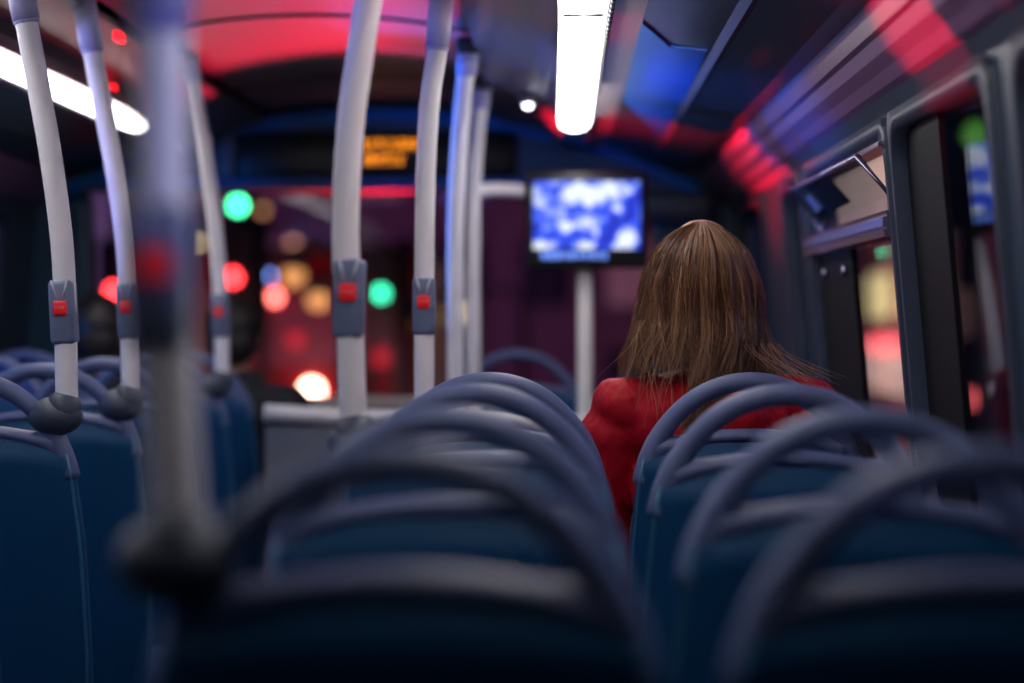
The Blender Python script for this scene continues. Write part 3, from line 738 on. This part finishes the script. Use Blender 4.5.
# --- the two passengers at the front left
for (x, y, lab, hz, tilt) in ((-.93, 5.68, 'person with short black hair in a dark coat, seated at the front beside the aisle', 1.140, .0), (-1.33, 5.68, 'person with dark brown hair in a dark jacket, seated at the far left front', 1.145, .012)):
    pr_ = thing('person', lab, 'person', (x, y, 0)); hd_ = (tilt, 0.01, hz)
    bm = B(); person_body(bm, hd_, .985, .44, .92); remesh(obj('body', bm, M['skin2'], pr_), .009, 4); faceparts(pr_, hd_, .92)
    bm = B(); garment(bm, .99, .44, .95, .020)
    capsule(bm, (-.05, -.035, 1.0), (.05, -.035, 1.0), .045, .045)
    remesh(obj('coat', bm, M['coat'], pr_), .01, 4)
    bm = B()
    for s in (-1, 1): capsule(bm, (s * .085, .02, .43), (s * .10, .44, .46), .092, .066); capsule(bm, (s * .10, .44, .46), (s * .10, .45, .14), .062, .048)
    remesh(obj('trousers', bm, M['jeans'], pr_), .012, 3)
    bm = B()
    for s in (-1, 1): capsule(bm, (s * .10, .43, .048), (s * .10, .60, .040), .044, .035)
    remesh(obj('shoes', bm, M['black'], pr_), .01, 2)
    bm = B(); ellip(bm, (hd_[0], hd_[1] - .022, hz + .030), (.083, .092, .090), 24, 16); ellip(bm, (hd_[0], -.045, hz - .02), (.074, .058, .066), 20, 12)
    remesh(obj('hair', bm, M['darkhair'], pr_), .008, 4)
# ------------------------------------------------------------------ street outside
GZ = -2.3
bm = B(); box(bm, (0, 50, GZ - .1), (120, 140, .2)); struct(obj('ground', bm, M['asphalt'], smooth=False), 'dark asphalt street outside', 'road')
def building(x0, x1, y0, y1, h, wall, label, wins_, wm_='e_window', lit=()):
    t = thing('building', label, 'building', ((x0 + x1) / 2, (y0 + y1) / 2, GZ)); L = Vector(t.location)
    bm = B(); box(bm, (0, 0, h / 2), (x1 - x0, y1 - y0, h)); box(bm, (0, 0, h + .15), (x1 - x0 + .4, y1 - y0 + .4, .3)); obj('wall', bm, M[wall], t, False)
    for (wx_, wy, wz, sx, sy, sz, mm) in wins_:
        bm = B(); box(bm, Vector((wx_, wy, wz)) - L, (sx, sy, sz)); f = obj('window', bm, M[mm], t, False)
        bm = B(); c_ = Vector((wx_, wy, wz)) - L
        if sy < sx: box(bm, c_ + Vector((0, -.03, 0)), (.06, sy + .02, sz)); box(bm, c_ + Vector((0, -.03, -sz / 2)), (sx + .3, .3, .12))
        else: box(bm, c_, (sx + .06, .05, sz)); box(bm, c_ + Vector((0, 0, -sz / 2)), (.3, sy + .3, .12))
        obj('window_bar', bm, M[wall], f, False)
    return t
rr = random.Random(2)
ws = []
for i in range(12):
    for j in range(3):
        if rr.random() < .75: ws.append((-15.5 + i * 1.9, 44.9, -.3 + j * 2.4, 1.0, .1, 1.5, rr.choice(['e_window', 'e_window', 'e_bluewin', 'frit'])))
building(-17, 5, 45, 55, 11, 'brick', 'dark maroon brick terrace straight ahead beyond the windscreen', ws)
ws = [(6.45, 36.5, 1.55, .1, 2.0, .95, 'e_yellow'), (6.45, 40.5, 1.55, .1, 2.2, .95, 'e_yellow'), (6.45, 48.5, 1.5, .1, 3.6, .9, 'e_yellow'), (6.45, 32, 3.1, .1, 1.6, 1.4, 'e_bluewin'), (6.45, 46, 3.6, .1, 15, 1.8, 'e_shop')]  # longest upper window added so beige light shows in the hopper pane
bt_ = building(6.5, 14, 27, 60, 9, 'brick', 'brick building on the right side with yellow lit windows', ws)
bm = B(); box(bm, (6.35 - 10.25, 38.5 - 43.5, .15 + 2.3), (.3, 10, .9), .03); obj('fascia', bm, M['e_shop'], bt_, False)
bm = B(); box(bm, (6.25 - 10.25, 38.6 - 43.5, .62 + 2.3), (.2, 3.0, .32), .1); obj('red_sign', bm, M['e_redsign'], bt_)
ws = [(-8.95, 14 + i * 3, z_, .1, 1.3, 1.5, 'e_window' if (i + int(z_)) % 2 else 'frit') for i in range(6) for z_ in (.5, 3.0)]
building(-16, -9, 12, 40, 9, 'stone', 'dark stone building to the left of the street', ws)
ws = [(5.05, 6 + i * 2.6, z_, .1, 1.2, 1.4, 'e_bluewin' if (i + int(z_)) % 2 else 'frit') for i in range(6) for z_ in (.2, 2.8)]
building(5.1, 6.4, 4, 24, 8, 'brick', 'dark building close outside the right windows', ws)
def signal(px, py, d, m, label, r=.085, post='post', side=.2):
    x, y, z = at(px, py, d)
    t = thing('traffic_signal', label, 'traffic light', (x, y, GZ)); h = z - GZ
    bm = B(); tube(bm, [(side, .25, 0), (side, .25, h + .5)], .06, 10); tube(bm, [(side, .25, h), (0, .15, h)], .03, 8); obj('post', bm, M[post], t)
    bm = B(); box(bm, (0, .12, h), (.30, .2, .85), .03); obj('signal_head', bm, M['signalbox'], t)
    bm = B(); ellip(bm, (0, 0, h), (r, .04, r), 20, 12); obj('lens', bm, M[m], t)
    bm = B(); 
    for k in range(9):
        a_ = PI * k / 8
    tube(bm, [(r * 1.15 * math.cos(PI * k / 10), -.04, h + r * 1.15 * math.sin(PI * k / 10)) for k in range(11)], .012, 6); obj('visor', bm, M['signalbox'], t)
    return t
signal(237, 205, 30, 'e_green', 'high green traffic light left of centre ahead')
signal(232, 277, 16, 'e_red', 'red traffic light just behind the third pole, ahead', .055)
signal(381, 293, 17, 'e_greensoft', 'lower green traffic light between the two middle poles', .055)
signal(112, 291, 16, 'e_red', 'red traffic light ahead between the first two left poles', .055)
signal(138, 279, 17.5, 'e_red', 'red traffic light ahead just right of the second left pole', .05)
signal(980, 398, 14, 'e_redsign', 'lower red light outside the nearest right window', .085, side=.6)
signal(987, 211, 11, 'e_redsign', 'small upper red light outside the nearest right window', .045, side=.5)
signal(972, 135, 9, 'e_greendim', 'dim green light on an added pale post, imitating a reflection in the right window', .06, 'palepost', .12)  # signal and post added to imitate a reflection in the glass
def street_lamp(px, py, d, m, label, r=.09):
    x, y, z = at(px, py, d); h = z - GZ
    t = thing('street_lamp', label, 'street lamp', (x, y, GZ))
    bm = B(); tube(bm, [(.7, .1, 0), (.7, .1, h + .1), (.5, .05, h + .3), (0, 0, h + .2)], [.07, .05, .04, .03], 10); obj('post', bm, M['post'], t)
    bm = B(); ellip(bm, (0, 0, h + .12), (r * 1.5, r * 1.2, .1)); obj('hood', bm, M['post'], t)
    bm = B(); ellip(bm, (0, -.02, h), (r, r, r * .9)); obj('globe', bm, M[m], t)
street_lamp(197, 243, 34, 'e_tan', 'tan street lamp left of the third pole')
street_lamp(293, 243, 36, 'e_amber', 'upper amber street lamp left of the broad pole')
street_lamp(262, 210, 40, 'e_amber', 'dim amber street lamp near the high green light')
street_lamp(293, 276, 19, 'e_amber', 'lower tan street lamp left of the broad pole', .1)
street_lamp(265, 276, 18, 'e_blue', 'pale blue street lamp beside the pinkish light', .06)
street_lamp(318, 300, 17.7, 'e_amber', 'faint amber street lamp touching the broad pole')
street_lamp(404, 326, 18.5, 'e_amber', 'faint amber lamp left of the slim middle pole', .1)
street_lamp(466, 312, 24, 'e_tan', 'faint tan lamp behind the far poles', .08)
# red double decker ahead
bs = thing('bus', 'red double decker bus ahead with lit brake lamps, seen through the windscreen', 'bus', (-2.6, 20, GZ))
bm = B(); box(bm, (0, 5, 2.25), (2.5, 10, 3.9), .15, seg=3); obj('bus_body', bm, M['busred'], bs)
bm = B(); box(bm, (0, -.02, 3.35), (2.0, .06, .75), .05); obj('rear_window', bm, M['e_buswin'], bs)  # glow added to lift the dark bus rear towards maroon
bm = B(); box(bm, (0, -.02, 1.35), (1.5, .06, .7), .05); obj('engine_grille', bm, M['black'], bs)
for s in (-1, 1):
    for yy in (1.8, 7.8):
        bm = B(); tube(bm, [(s * 1.22, yy, .48), (s * .9, yy, .48)], .48, 20); obj('wheel', bm, M['black'], bs)
for px, py, m_, r_ in ((311, 391, 'e_warm', .10), (274, 297, 'e_pink', .06), (380, 358, 'e_reddim', .08), (295, 340, 'e_reddim', .08)):
    x, y, z = at(px, py, 19.95)
    bm = B(); ellip(bm, (x + 2.6, -.05, z - GZ), (r_, .05, r_), 16, 10); obj('tail_lamp', bm, M[m_], bs)
# unseen area lights added to tint the facades and the bus ahead
lamp('AREA', 'terrace_fill', (-4, 36, 1), (-4, 45, 2), (.5, .28, .9), 420, 8)
lamp('AREA', 'bus_fill', (-2, 15, -1), (-2.6, 20, .5), (1, .3, .3), 110, 3)
lamp('AREA', 'right_fill', (4, 38, 1), (6.5, 38, .5), (1, .6, .5), 260, 3)
